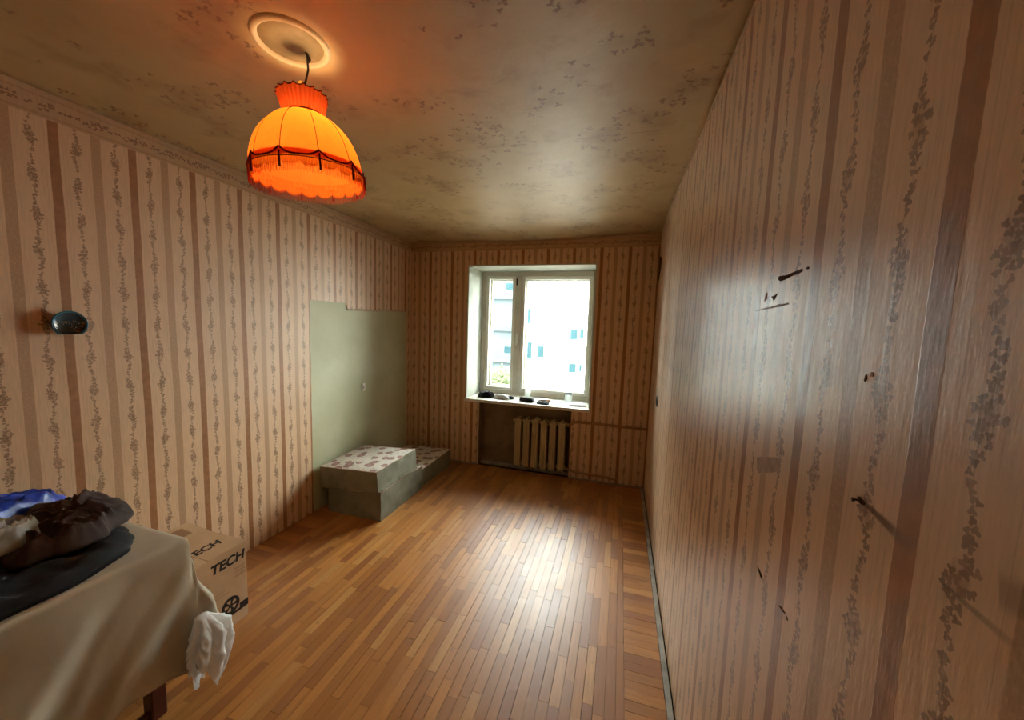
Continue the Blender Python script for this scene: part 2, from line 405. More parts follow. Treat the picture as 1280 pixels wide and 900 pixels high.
def prism(name, outline, axis, a, b, mat, parent=None, loc=None):
    """outline of 2D points pushed from a to b along an axis"""
    def P(q, t): return {'x': (t, q[0], q[1]), 'y': (q[0], t, q[1]), 'z': (q[0], q[1], t)}[axis]
    bm = bmesh.new()
    f = [bm.verts.new(P(q, a)) for q in outline]; k = [bm.verts.new(P(q, b)) for q in outline]; n = len(outline)
    bm.faces.new(f); bm.faces.new(k[::-1])
    for i in range(n): bm.faces.new((f[i], f[(i+1) % n], k[(i+1) % n], k[i]))
    return add(name, from_bm(name, bm), mat, parent, loc)
def empty(name, loc=(0, 0, 0), rot=(0, 0, 0)):
    o = bpy.data.objects.new(name, None); C.objects.link(o); o.empty_display_size = .1
    o.location = loc; o.rotation_euler = rot; return o
def tag(o, label, cat, group=None):
    o['label'] = label; o['category'] = cat
    if group: o['group'] = group
    return o
def struct(o): o['kind'] = 'structure'; return o
def fbm(p, oct=4):
    s, a, f = 0, 1, 1
    for _ in range(oct): s += a*noise.noise(Vector(p)*f); a *= .5; f *= 2.03
    return s

# ------------------------------------------------------------------ the room
T = .12
floor = struct(boxes('floor', [((XL-T, REAR-T, -.14), (XR+T, D+.5, -.010))], 'gap'))
# parquet: long strips in the middle, short cross pieces along both side walls
bm0 = bmesh.new(); bm_box(bm0, (-.5, -.5, -.011), (.5, .5, 0)); me0 = from_bm('plank', bm0)
pw, FX0, FX1 = .0485, XL+.20, .108
planks = []                                     # cx, cy, wx, wy, long?
x = FX0
while x < FX1-.02:
    w = min(pw*random.uniform(.93, 1.06), FX1-x)
    y = REAR+random.uniform(-.3, 0)
    while y < D-.005:
        L = random.choice((.26, .31, .36, .36, .41, .41))
        y1 = min(y+L, D-.002); ya = max(y, REAR)
        if y1-ya > .03: planks.append((x+w/2, (ya+y1)/2, w, y1-ya, True))
        y += L
    x += w
for xa, xb in ((XL, FX0), (FX1, .284)):
    y = REAR
    while y < D-.02:
        w = pw*random.uniform(.9, 1.12); planks.append(((xa+xb)/2, y+w/2, xb-xa, min(w, D-y), False)); y += w
def pix(p):
    d = Vector(p)-Vector((0, 0, EYE)); z = d.dot(fwd)
    if z < .05: return None
    return 640+FPX*d.dot(cr)/z, 450-FPX*d.dot(cu)/z, z
def area(pk):
    q = pix((pk[0], pk[1], 0))
    if q is None or not (-20 < q[0] < 1300 and -20 < q[1] < 925): return 0
    if pk[0] < -1.67 and pk[1] < 1.03: return 0
    return pk[2]*pk[3]/q[2]**3
planks.sort(key=area, reverse=True)
vis = [p for p in planks if area(p) > 0]
long_me, cross_me = {}, {}
rest = bmesh.new(); tone = rest.faces.layers.float.new('tone')
rl = {True: bmesh.new(), False: bmesh.new()}
def gapped(p):
    g = random.choice((.0007, .001, .0014, .0018, .0028))
    return (p[2]-g, p[3]-random.choice((.0004, .0008, .0012)))
for i, p in enumerate(planks):
    sx, sy = gapped(p); dz = random.uniform(-.0007, .0004)
    if i < 300 and area(p) > 0:
        key = p[4]
        store = long_me if key else cross_me
        if 'm' not in store:
            m_ = me0.copy(); m_.materials.append(M['oak_long' if key else 'oak_cross']); store['m'] = m_
        o = bpy.data.objects.new('plank', store['m']); C.objects.link(o); o.parent = floor
        o.location = (p[0], p[1], dz); o.scale = (sx, sy, 1)
        o.rotation_euler = (random.uniform(-.0012, .0012), random.uniform(-.006, .006), 0)
    else:
        b = rl[p[4]]; lay = b.faces.layers.float.get('tone') or b.faces.layers.float.new('tone')
        v = [b.verts.new((p[0]+a*sx/2, p[1]+c*sy/2, z+dz)) for z in (-.011, 0) for a, c in ((-1, -1), (1, -1), (1, 1), (-1, 1))]
        t = random.random()
        for f in ((4, 5, 6, 7), (0, 1, 5, 4), (1, 2, 6, 5), (2, 3, 7, 6), (3, 0, 4, 7)):
            fc = b.faces.new([v[k] for k in f]); fc[lay] = t
rest.free()
for k, nm in ((True, 'oak_long'), (False, 'oak_cross')):
    o = add('far_planks' if k else 'far_border_planks', from_bm('planks', rl[k]), nm, floor); o['kind'] = 'stuff'

# ceiling: slightly sagging board
bm = bmesh.new(); NX, NY = 44, 76
grid = []
for j in range(NY+1):
    row = []
    for i in range(NX+1):
        x = XL-.02+(XR-XL+.04)*i/NX; y = REAR-.02+(D-REAR+.04)*j/NY
        tt = (x-XL)/(XR-XL)
        z = H - .040*max(0, math.sin(PI*min(max(tt, 0), 1)))*math.exp(-((D-y)/.35)**2) + .006*noise.noise(Vector((x*1.7, y*1.7, 3)))
        z -= .03*math.exp(-((x-XL)/.06)**2) + .012*math.exp(-((D-y)/.07)**2)
        row.append(bm.verts.new((x, y, z)))
    grid.append(row)
for j in range(NY):
    for i in range(NX): bm.faces.new((grid[j][i], grid[j][i+1], grid[j+1][i+1], grid[j+1][i]))
ceiling = struct(add('ceiling', from_bm('ceiling', bm), 'ceiling', smooth=True))
md = ceiling.modifiers.new('thick', 'SOLIDIFY'); md.thickness = .08; md.offset = 1 if ceiling.data.polygons[0].normal.z > 0 else -1
struct(boxes('roof_slab', [((XL-.3, REAR-.3, H+.09), (XR+.3, D+.6, H+.25))], 'plaster')).name = 'ceiling_slab'

# left wall: green plaster, paper glued over it except the stripped patch
wl = struct(boxes('wall_left', [((XL-T, REAR-T, -.02), (XL-.002, D+.02, H+.08))], 'green'))
top = []
y = 2.448
rnd = random.Random(3)
top.append((2.448, 1.79))
for k in range(1, 12): top.append((2.448+.036*k, 1.792+rnd.uniform(-.004, .004)))
top += [(2.868, 1.775), (2.874, 1.74), (2.89, 1.728)]
for k in range(1, 13): top.append((2.89+.08*k, 1.728+.0022*k+rnd.uniform(-.007, .007)))
top[-1] = (3.87, 1.752)
left_edge = [(2.448+rnd.uniform(-.004, .004), .02+.1*k) for k in range(18)]
right_edge = [(3.87+rnd.uniform(-.015, .015), 1.752-.1*k) for k in range(1, 18)]
def slab_paper(name, outl, mat, parent, xa, xb): return prism(name, outl, 'x', xa, xb, mat, parent)
paper_out = [(REAR, 0), (2.448, 0)] + left_edge + top + right_edge + [(3.87, 0), (D, 0), (D, H-.005), (REAR, H-.005)]
slab_paper('wallpaper', paper_out, 'paper_left', wl, XL-.0021, XL)
# curled torn edge of the paper above the patch
bm = bmesh.new(); prev = None
tp = [q for q in top if q[0] > 2.86]
for k, (yy, zz) in enumerate(tp):
    cw = .010+.012*abs(noise.noise(Vector((yy*9, 1, 2))))
    ring = [bm.verts.new((XL+.001+cw*s*.6, yy, zz+.012-s*(1-s)*.03-.012*s*2*(cw/.02))) for s in (0, .35, .7, 1)]
    if prev:
        for a in range(3): bm.faces.new((prev[a], ring[a], ring[a+1], prev[a+1]))
    prev = ring
o = add('torn_paper_edge', from_bm('torn_paper_edge', bm), 'paper_edge', wl, smooth=True); o['label'] = 'curled torn lower edge of the wallpaper'
md = o.modifiers.new('thick', 'SOLIDIFY'); md.thickness = .0008

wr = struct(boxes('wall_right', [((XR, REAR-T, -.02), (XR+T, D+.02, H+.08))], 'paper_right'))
struct(boxes('wall_rear', [((XL-T, REAR-T, -.02), (XR+T, REAR, H+.08))], 'board'))

# window wall with the opening and the radiator niche
WX0, WX1, WZ0, WZ1 = -1.70, -.275, .775, 2.298
NX0, NX1, NZ1 = -1.53, -.462, .742
WT = .62
wb = struct(boxes('wall_back', [
    ((XL-T, D, -.02), (NX0, D+WT, WZ0-.03)), ((NX1, D, -.02), (XR+T, D+WT, WZ0-.03)),
    ((NX0, D+.13, -.02), (NX1, D+WT, WZ0-.03)),
    ((XL-T, D, WZ0-.03), (WX0, D+WT, H+.08)), ((WX1, D, WZ0-.03), (XR+T, D+WT, H+.08)),
    ((WX0, D, WZ1), (WX1, D+WT, H+.08))], 'paper_back'))
# niche lining of bare plaster and whitewashed window reveal
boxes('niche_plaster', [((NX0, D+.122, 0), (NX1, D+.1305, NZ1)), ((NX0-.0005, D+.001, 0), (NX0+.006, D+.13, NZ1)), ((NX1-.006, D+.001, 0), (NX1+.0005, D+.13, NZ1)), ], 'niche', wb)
FY = D+.43                                       # inner face of the window frame
boxes('window_reveal', [((WX0-.001, D-.0015, WZ0), (WX0+.012, D+WT, WZ1)), ((WX1-.012, D-.0015, WZ0), (WX1+.001, D+WT, WZ1)),
                        ((WX0, D-.0015, WZ1-.012), (WX1, D+WT, WZ1+.001))], 'reveal', wb)
trim = struct(boxes('window_sill', [((WX0-.012, D-.022, .742), (WX1+.010, FY+.02, .777))], 'white_paint', bev=.006, seg=2)); trim.name = 'trim_1'
# stripes of the frieze already in the paper; floor skirting strips
struct(boxes('baseboard_right', [((.286, REAR, -.010), (.312, D-.002, .003))], 'grey_strip', bev=.002))
struct(boxes('baseboard_back', [((NX0+.01, D+.06, -.01), (NX1-.01, D+.121, .030)), ((-2.0, D-.012, -.01), (NX0-.01, D-.0005, .014)), ((NX1+.01, D-.012, -.01), (XR-.01, D-.0005, .014))], 'grey_strip', bev=.003))
struct(boxes('trim_2', [((XR-.008, REAR, H-.014), (XR+.001, D-.01, H-.002))], 'paper_edge'))
# white edge strip of the paper beside the niche
boxes('paper_edge_strip', [((NX0-.012, D-.0012, .01), (NX0+.001, D+.002, NZ1-.002))], 'paper_edge', wb)

# window: frame, two sashes, panes
win = struct(empty('window_1', (0, FY, 0)))
fx0, fx1, fz0, fz1 = WX0+.012, WX1-.010, WZ0+.002, WZ1-.012
mx0, mx1 = -1.262, -1.180
boxes('window_frame', [((fx0, 0, fz0), (fx0+.055, .14, fz1)), ((fx1-.055, 0, fz0), (fx1, .14, fz1)), ((fx0+.055, 0, fz1-.055), (fx1-.055, .14, fz1)),
                       ((fx0+.055, 0, fz0), (fx1-.055, .14, fz0+.05)), ((mx0, -.004, fz0+.05), (mx1, .14, fz1-.055))], 'frame_paint', win, .004)
def sash(x0, x1, z0, z1, y0, y1, w, mat='white_paint'):
    s_ = boxes('sash', [((x0, y0, z0), (x0+w, y1, z1)), ((x1-w, y0, z0), (x1, y1, z1)), ((x0+w, y0, z1-w), (x1-w, y1, z1)), ((x0+w, y0, z0), (x1-w, y1, z0+w))], mat, win, .004)
    pane = boxes('pane', [((x0+w-.004, (y0+y1)/2-.002, z0+w-.004), (x1-w+.004, (y0+y1)/2+.002, z1-w+.004))], 'glass', s_)
    return s_
a0, a1, b0, b1, z0, z1 = fx0+.055, mx0, mx1, fx1-.055, fz0+.05, fz1-.055
s1 = sash(a0, a1, z0, z1, .008, .05, .036); s2 = sash(b0, b1, z0, z1, .008, .05, .040)
sash(a0, a1, z0, z1, .085, .125, .050, 'frame_paint'); sash(b0, b1, z0, z1, .085, .125, .052, 'frame_paint')
bm = bmesh.new(); bm_box(bm, (mx0+.030, -.016, 1.42), (mx0+.052, -.003, 1.54), .003); bm_box(bm, (mx0+.036, -.034, 1.475), (mx0+.046, -.014, 1.488), .002); bm_box(bm, (mx0+.034, -.042, 1.40), (mx0+.048, -.032, 1.49), .003)
add('handle', from_bm('handle', bm), 'white_paint', s2)
bm = bmesh.new(); bm_box(bm, (mx0+.012, -.012, 2.12), (mx0+.030, -.003, 2.20), .002); bm_tube(bm, [(mx0+.02, -.014, 2.135), (mx0+.028, -.03, 2.14), (mx0+.03, -.03, 2.18)], .004, 6)
add('latch', from_bm('latch', bm), 'iron', s1)

# marks on the right-hand wall -------------------------------------------------
def ragged(cy, cz, ry, rz, n=12, rot=0, seed=0, j=.35):
    r = random.Random(seed); out = []
    for k in range(n):
        a = 2*PI*k/n; q = 1+r.uniform(-j, j); yy, zz = ry*q*math.cos(a), rz*q*math.sin(a)
        out.append((cy+yy*math.cos(rot)-zz*math.sin(rot), cz+yy*math.sin(rot)+zz*math.cos(rot)))
    return out
def mark(name, outl, mat, label, th=.0012):
    o = prism(name, outl, 'x', XR-th, XR+.0005, mat, wr); o['label'] = label; return o
mark('tear', [(.945, 1.765), (.940, 1.772), (.915, 1.770), (.897, 1.769), (.865, 1.771), (.836, 1.772), (.832, 1.767), (.850, 1.765), (.878, 1.764), (.905, 1.761), (.930, 1.760)], 'tear', 'long dark gouge in the paper')
mark('tear', ragged(.811, 1.770, .006, .0022, 8, .2, 4), 'tear', 'small dark chip beside the gouge')
mark('tear', [(.972, 1.731), (.956, 1.732), (.941, 1.735), (.950, 1.727), (.957, 1.721)], 'tear', 'small dark nick under the gouge')
mark('scuff', ragged(1.006, 1.733, .005, .010, 9, .5, 6), 'scuff', 'grey brown scratch')
mark('scuff', ragged(.960, 1.707, .085, .0024, 20, -.03, 8, .5), 'scuff', 'long pale brown scuff')
mark('tear', ragged(.609, 1.593, .0022, .0042, 9, .2, 11, .5), 'tear', 'small brown nail hole')
mark('scuff', ragged(.596, 1.600, .004, .003, 9, .5, 12, .5), 'scuff', 'brown chip')
mark('tear', ragged(.880, 1.131, .018, .0028, 11, .25, 13, .6), 'tear', 'small dark nick low on the wall')
mark('smudge', [(.965, 1.362), (.94, 1.372), (.90, 1.385), (.862, 1.397), (.842, 1.398), (.838, 1.385), (.845, 1.374), (.87, 1.362), (.91, 1.346), (.945, 1.332), (.958, 1.336)], 'smudge', 'square grey smudge', .0004)
mark('tear', ragged(.769, 1.136, .013, .0016, 9, -.2, 17, .4), 'tear', 'dark scratch')
mark('tear', ragged(.746, 1.136, .004, .0018, 9, .4, 18, .4), 'tear', 'dark scratch')
# loose corner of paper at the top of the window wall
mark('peeled_corner', [(3.72, 2.30), (3.955, 2.36), (3.955, 2.06), (3.90, 2.10), (3.84, 2.16), (3.76, 2.22)], 'tear', 'dark gap where the paper has come away')
nail = tag(empty('wall_nail', (XR, .588, 1.432)), 'small dark nail in a torn hole in the striped wall on the right', 'nail')
tube('shank', [(.004, 0, 0), (-.005, 0, .0003), (-.009, -.001, .0005)], [.0018, .0016, .0016], 'iron', nail)
lathe('head', [(.0001, .001), (.0028, .0008), (.003, -.0006), (.0001, -.001)], 'iron', nail, 12, (-.0095, -.001, .0005)).rotation_euler = (0, PI/2, 0)
prism('torn_hole', ragged(0, 0, .007, .004, 10, 0, 21, .5), 'x', -.0012, .001, 'tear', nail)
sk = tag(empty('open_socket', (XR, 3.22, 1.06)), 'small dark uncovered socket on the right wall near the window', 'socket')
lathe('cup', [(.001, -.004), (.030, -.004), (.034, .004), (.036, .010), (.040, .010), (.042, .0)], 'hole', sk, 24).rotation_euler = (0, -PI/2, 0)
o = lathe('rim', [(.038, .0), (.042, .008), (.046, .0)], 'iron', sk, 24); o.rotation_euler = (0, -PI/2, 0)

# ------------------------------------------------------------------ radiator and pipes
rad = tag(empty('radiator', (-.80, D+.03, 0)), 'cream cast iron radiator with ribbed sections under the window', 'radiator')
nsec, sp = 6, .098
sec_me = None
for k in range(nsec):
    if sec_me is None:
        bm = bmesh.new()
        for yy in (-.055, .0):                                   # two flattened water columns
            bm_box(bm, (-.035, yy-.022, .095), (.035, yy+.026, .575), .010, 2)
        bm_box(bm, (-.038, -.072, .545), (.038, .05, .605), .016, 2); bm_box(bm, (-.038, -.072, .065), (.038, .05, .125), .016, 2)
        bm_box(bm, (-.012, -.083, .09), (.012, -.06, .585), .006, 2)
        for zz in (.575, .095): bm_tube(bm, [(-.0495, -.01, zz), (.0495, -.01, zz)], .024, 12)
        bm_box(bm, (-.010, -.07, .60), (.010, .04, .622), .006, 2)
        sec_me = from_bm('section', bm); sec_me.materials.append(M['radiator'])
    o = add('section', sec_me, None, rad, ((k-(nsec-1)/2)*sp, 0, 0))
for sx in (-1, 1):
    tube('plug', [(sx*(nsec/2*sp-.004), -.01, .575), (sx*(nsec/2*sp+.02), -.01, .575)], .022, 'radiator', rad, 8)
for sx in (-.18, .18): boxes('wall_bracket', [((sx-.01, .04, .55), (sx+.01, .094, .565)), ((sx-.006, -.03, .535), (sx+.006, .05, .548))], 'iron', rad)
def pipe(name, pts, label):
    o = tube(name, pts, .0135, 'pipe', None, 10); tag(o, label, 'pipe'); return o
pe = -.80+nsec/2*sp+.018
pipe('heating_pipe', [(pe, D+.02, .575), (pe+.02, D+.012, .59), (-.43, D-.022, .625), (-.38, D-.027, .635), (0, D-.027, .634), (XR-.002, D-.027, .632)], 'upper brown pipe running from radiator to the right corner')
pipe('heating_pipe', [(pe-.03, D+.02, .095), (pe+.02, D+.005, .09), (-.40, D-.03, .085), (-.1, D-.03, .075), (.04, D-.028, .06), (.05, D-.028, -.004)], 'lower brown pipe running from the radiator along the floor')

# ------------------------------------------------------------------ pendant lamp
LX, LY = -1.143, 1.161
rose = tag(empty('ceiling_rose', (-1.16, 1.112, H)), 'round cream plaster rose on the ceiling above the orange lamp', 'ceiling rose')
lathe('ring', [(.098, .01), (.102, -.006), (.112, -.013), (.122, -.006), (.127, .01)], 'cream_rose', rose, 48)
lathe('centre', [(.0005, -.006), (.06, -.006), (.10, -.002), (.103, .01)], 'rose_centre', rose, 40)
lamp = tag(empty('pendant_lamp', (LX, LY, 2.12)), 'glowing orange fringed fabric pendant lamp hanging from the ceiling', 'lamp')
zb = 2.12
def zz(z): return z-zb
hook = tube('hook', [(0, -.012, zz(2.605)), (0, 0, zz(2.59)), (.004, .008, zz(2.578)), (.0, .002, zz(2.566))], .005, 'iron', lamp, 6)
tube('cord', [(.0, .0, zz(2.585)), (.002, .002, zz(2.54)), (-.004, -.004, zz(2.50)), (-.013, -.013, zz(2.46))], .0035, 'iron', lamp, 6)
lathe('cap', [(.005, zz(2.495)), (.010, zz(2.49)), (.022, zz(2.472)), (.029, zz(2.452)), (.026, zz(2.45))], 'cap', lamp, 24)
lathe('socket', [(.014, zz(2.45)), (.018, zz(2.44)), (.018, zz(2.385)), (.012, zz(2.38))], 'iron', lamp, 16)
NP = 10                                                          # panels
def ruffle(r, z, a): return r*(1+.030*math.cos(34*a)+.010*math.cos(13*a+1)), z+.003*math.cos(17*a)
SR = .184                                                        # radius of the shade at its rim
ru = lathe('ruffle', [(.064, zz(2.372)), (.066, zz(2.382)), (.070, zz(2.40)), (.075, zz(2.42)), (.081, zz(2.444))], 'shade_red', lamp, 170, mod=ruffle)
lathe('ruffle_braid', [(.0815, zz(2.4425)), (.0832, zz(2.445)), (.0815, zz(2.4475)), (.0795, zz(2.445)), (.0815, zz(2.4425))], 'trim_red', ru, 170, mod=ruffle)
lathe('neck_braid', [(.066, zz(2.371)), (.070, zz(2.376)), (.066, zz(2.381)), (.062, zz(2.376)), (.066, zz(2.371))], 'trim_red', ru, 48)
def lobes(r, z, a):
    t = (zz(2.375)-z)/(2.375-2.18); t = min(max(t, 0), 1)
    return r*(1+.05*(abs(math.sin(NP/2*a))**.6-.62)*math.sin(PI*min(1, t*.75+.12))), z
prof = [(.064, 2.375), (.080, 2.369), (.102, 2.355), (.124, 2.334), (.144, 2.309), (.160, 2.280), (.172, 2.250), (.180, 2.220), (.184, 2.195), (.184, 2.178)]
dome = lathe('shade', [(r, zz(z)) for r, z in prof], 'shade', lamp, 160, mod=lobes)
for k in range(NP):                                              # seams between the panels
    a = 2*PI*k/NP; pts = []
    for r, z in prof:
        rr, _ = lobes(r, zz(z), a); pts.append(((rr+.0012)*math.cos(a), (rr+.0012)*math.sin(a), zz(z)))
    tube('seam', pts, .0012, 'trim_red', dome, 5)
def skirt_mod(r, z, a):
    if z < zz(2.166): z = z - .014*abs(math.sin(NP*a))**.7
    return r*(1+.008*math.cos(60*a)), z
sk_ = lathe('skirt', [(SR-.001, zz(2.198)), (SR+.0005, zz(2.18)), (SR+.001, zz(2.172)), (SR+.0005, zz(2.167)), (SR, zz(2.162))], 'shade_skirt', lamp, 240, mod=skirt_mod)
# braid swags with a peak at each seam, and the wine-red fringe below them
bm = bmesh.new(); pts = []
def swag(a):
    t = (a/(2*PI/NP)) % 1.0; t = min(t, 1-t)*2
    return 2.178+.022*(1-t)**3
for k in range(200):
    a = 2*PI*k/200; pts.append(((SR+.0045)*math.cos(a), (SR+.0045)*math.sin(a), zz(swag(a))))
bm_tube(bm, pts, .0028, 6, True)
pts = [((SR+.0045)*math.cos(2*PI*k/80), (SR+.0045)*math.sin(2*PI*k/80), zz(2.172)) for k in range(80)]
bm_tube(bm, pts, .0017, 5, True)
add('braid', from_bm('braid', bm), 'trim_red', lamp, smooth=True)
bm = bmesh.new(); rf = random.Random(5); nf = 380
for k in range(nf):
    a = 2*PI*k/nf; ln = .046+rf.uniform(-.006, .006); ra = SR+.0045+rf.uniform(0, .002); b = a+rf.uniform(-.006, .006)
    bm_tube(bm, [(ra*math.cos(a), ra*math.sin(a), zz(swag(a)-.001)), (ra*math.cos(b), ra*math.sin(b), zz(2.172-ln))], .0006, 3)
o = add('fringe', from_bm('fringe', bm), 'fringe', lamp); o['kind'] = 'stuff'
for k in range(NP):
    a = 2*PI*k/NP; ra = SR+.008
    lathe('tassel', [(.001, .0), (.0035, -.004), (.0022, -.010), (.003, -.018), (.0036, -.052), (.001, -.054)], 'trim_red', lamp, 8, (ra*math.cos(a), ra*math.sin(a), zz(2.188)))
bm = bmesh.new()                                                 # pale hem thread fringe on the scallops
for k in range(360):
    a = 2*PI*k/360; z = zz(2.162)-.014*abs(math.sin(NP*a))**.7
    bm_tube(bm, [(SR*math.cos(a), SR*math.sin(a), z+.004), (SR*math.cos(a), SR*math.sin(a), z-.007)], .0009, 3)
o = add('hem_fringe', from_bm('hem_fringe', bm), 'shade', lamp); o['kind'] = 'stuff'
lathe('bulb', [(.001, zz(2.255)), (.016, zz(2.258)), (.028, zz(2.272)), (.030, zz(2.29)), (.026, zz(2.315)), (.016, zz(2.345)), (.013, zz(2.38))], 'bulb', lamp, 20)
pv = Vector((0, 0, zz(2.175)))                                   # the shade hangs a little askew on its cord
tilt = Matrix.Translation(pv) @ Matrix.Rotation(.065, 4, Vector((.705, -.709, 0))) @ Matrix.Translation(-pv)
for c in list(lamp.children):
    if c.name.split('.')[0] not in ('hook', 'cord'): c.matrix_local = tilt @ c.matrix_basis
ll = bpy.data.lights.new('lamp_light', 'POINT'); ll.energy = 7.0; ll.color = (1.0, .74, .40); ll.shadow_soft_size = .04
lo = bpy.data.objects.new('lamp_light', ll); C.objects.link(lo); lo.location = (LX, LY, 2.285); 

# ------------------------------------------------------------------ wall things on the left
pt = tag(empty('souvenir_plate', (XL+.012, 1.057, 1.584), (0, 0, 0)), 'small blue souvenir plate with flat bottom on the striped wall', 'plate')
def flatb(r, z, a): return r, z
def plate_mesh(name, prof, mat, cut):
    bm = bmesh.new(); bm_lathe(bm, prof, 48, caps=False)
    for v in bm.verts:
        xx, yy, zz_ = v.co; v.co = Vector((zz_, xx, yy))           # axis along +x, into the room
        if v.co.z < cut: v.co.z = cut
    return add(name, from_bm(name, bm), mat, pt, smooth=True)
plate_mesh('dish', [(.001, .0), (.030, .0), (.048, .008), (.058, .020), (.060, .024), (.057, .026), (.050, .020)], 'plate_blue', -.046)
plate_mesh('picture', [(.001, .0135), (.03, .014), (.046, .017), (.0515, .0215)], 'plate_face', -.041)
sw = tag(empty('light_switch', (XL-.002, 3.094, .98)), 'small white switch on the bare green patch of wall', 'switch')
boxes('base', [((0, -.024, -.040), (.012, .024, .040))], 'plastic_white', sw, .008, 3)
boxes('rocker', [((.010, -.010, -.016), (.020, .010, .016))], 'plastic_white', sw, .003, 2)

# ------------------------------------------------------------------ foam mattress pieces
def mattress(name, loc, rot, sx, sy, h, label, seed, slope=(0, 0)):
    t = tag(empty(name, loc, rot), label, 'mattress', 'foam mattress pieces in the corner')
    n = 26; bm = bmesh.new(); r = random.Random(seed)
    def zt(x, y): return h + slope[0]*x + slope[1]*y + .006*noise.noise(Vector((x*5, y*5, seed)))
    bt = []; tpv = []
    nx, ny = 14, 16
    def wob(x, y, z): return Vector((x+.006*noise.noise(Vector((y*9, z*14, seed+3))), y+.006*noise.noise(Vector((x*9, z*14, seed+7))), z))
    def face_grid(P):
        g_ = [[bm.verts.new(P(i/(n_-1), j/(m_-1))) for i in range(n_)] for j in range(m_)]
        for j in range(m_-1):
            for i in range(n_-1): bm.faces.new((g_[j][i], g_[j][i+1], g_[j+1][i+1], g_[j+1][i]))
    n_, m_ = 16, 6
    for s in (0, 1):
        face_grid(lambda u, v: wob(sx*u, sy*s, zt(sx*u, sy*s)*v))
        face_grid(lambda u, v: wob(sx*s, sy*u, zt(sx*s, sy*u)*v))
    n_, m_ = 10, 10
    face_grid(lambda u, v: wob(sx*u, sy*v, 0))
    bmesh.ops.remove_doubles(bm, verts=bm.verts, dist=.0008)
    add('foam_side', from_bm('foam_side', bm), 'mat_side', t, smooth=False)
    bm = bmesh.new(); n_, m_ = 18, 18
    face_grid(lambda u, v: wob(sx*u, sy*v, zt(sx*u, sy*v)+.0015-(.006*(max(abs(u-.5), abs(v-.5))*2)**8)))
    o = add('cover_top', from_bm('cover_top', bm), 'mat_top', t, smooth=True)
    bm = bmesh.new(); pts = []
    for (a, b) in ((0, 0), (1, 0), (1, 1), (0, 1)):
        c, d_ = {(0, 0): (1, 0), (1, 0): (1, 1), (1, 1): (0, 1), (0, 1): (0, 0)}[(a, b)]
        for k in range(8):
            u, v = a+(c-a)*k/8, b+(d_-b)*k/8; q = wob(sx*u, sy*v, zt(sx*u, sy*v)-.003); pts.append(q)
    bm_tube(bm, pts, .0035, 5, True); add('piping', from_bm('piping', bm), 'paper_edge', t, smooth=True)
    return t
mattress('mattress_piece', (-2.325, 2.505, .001), (0, 0, .0), .52, .655, .195, 'lower foam mattress piece sloping under another piece by the wall', 1, (.115, -.03))
mattress('mattress_piece', (-2.375, 2.485, .212), (0, -.085, -.03), .575, .56, .185, 'upper foam mattress piece with brown flowered top lying on another', 2, (-.02, .03))
mattress('mattress_piece', (-2.40, 3.20, .001), (0, 0, -.02), .575, .62, .165, 'farthest foam mattress piece in the corner behind the stacked two', 3, (.03, .02))

# ------------------------------------------------------------------ table, cloth and what lies there
TX0, TX1, TY0, TY1, TZ = -2.37, -1.665, -.32, 1.022, .728
table = tag(empty('table', (-2.0, .35, 0)), 'dark wooden table under an off-white satin cloth', 'table')
def rel(l): return [tuple(Vector(a)-Vector((-2.0, .35, 0))) for a in l]
def tb(name, a, b, mat, bev=.004): a, b = rel([a, b]); return boxes(name, [(a, b)], mat, table, bev)
tb('tabletop', (TX0, TY0, TZ-.03), (TX1-.004, TY1-.004, TZ-.001), 'board')
for lx in (TX0+.05, TX1-.075):
    for ly in (TY0+.05, TY1-.095): tb('leg', (lx-.027, ly-.027, 0), (lx+.027, ly+.027, TZ-.03), 'leg', .005)
tb('apron', (TX0+.06, TY0+.07, TZ-.11), (TX0+.08, TY1-.07, TZ-.03), 'leg'); tb('apron', (TX1-.10, TY0+.07, TZ-.11), (TX1-.08, TY1-.07, TZ-.03), 'leg')
tb('stretcher', (TX1-.085, TY0+.06, .012), (TX1-.065, TY1-.10, .045), 'leg')
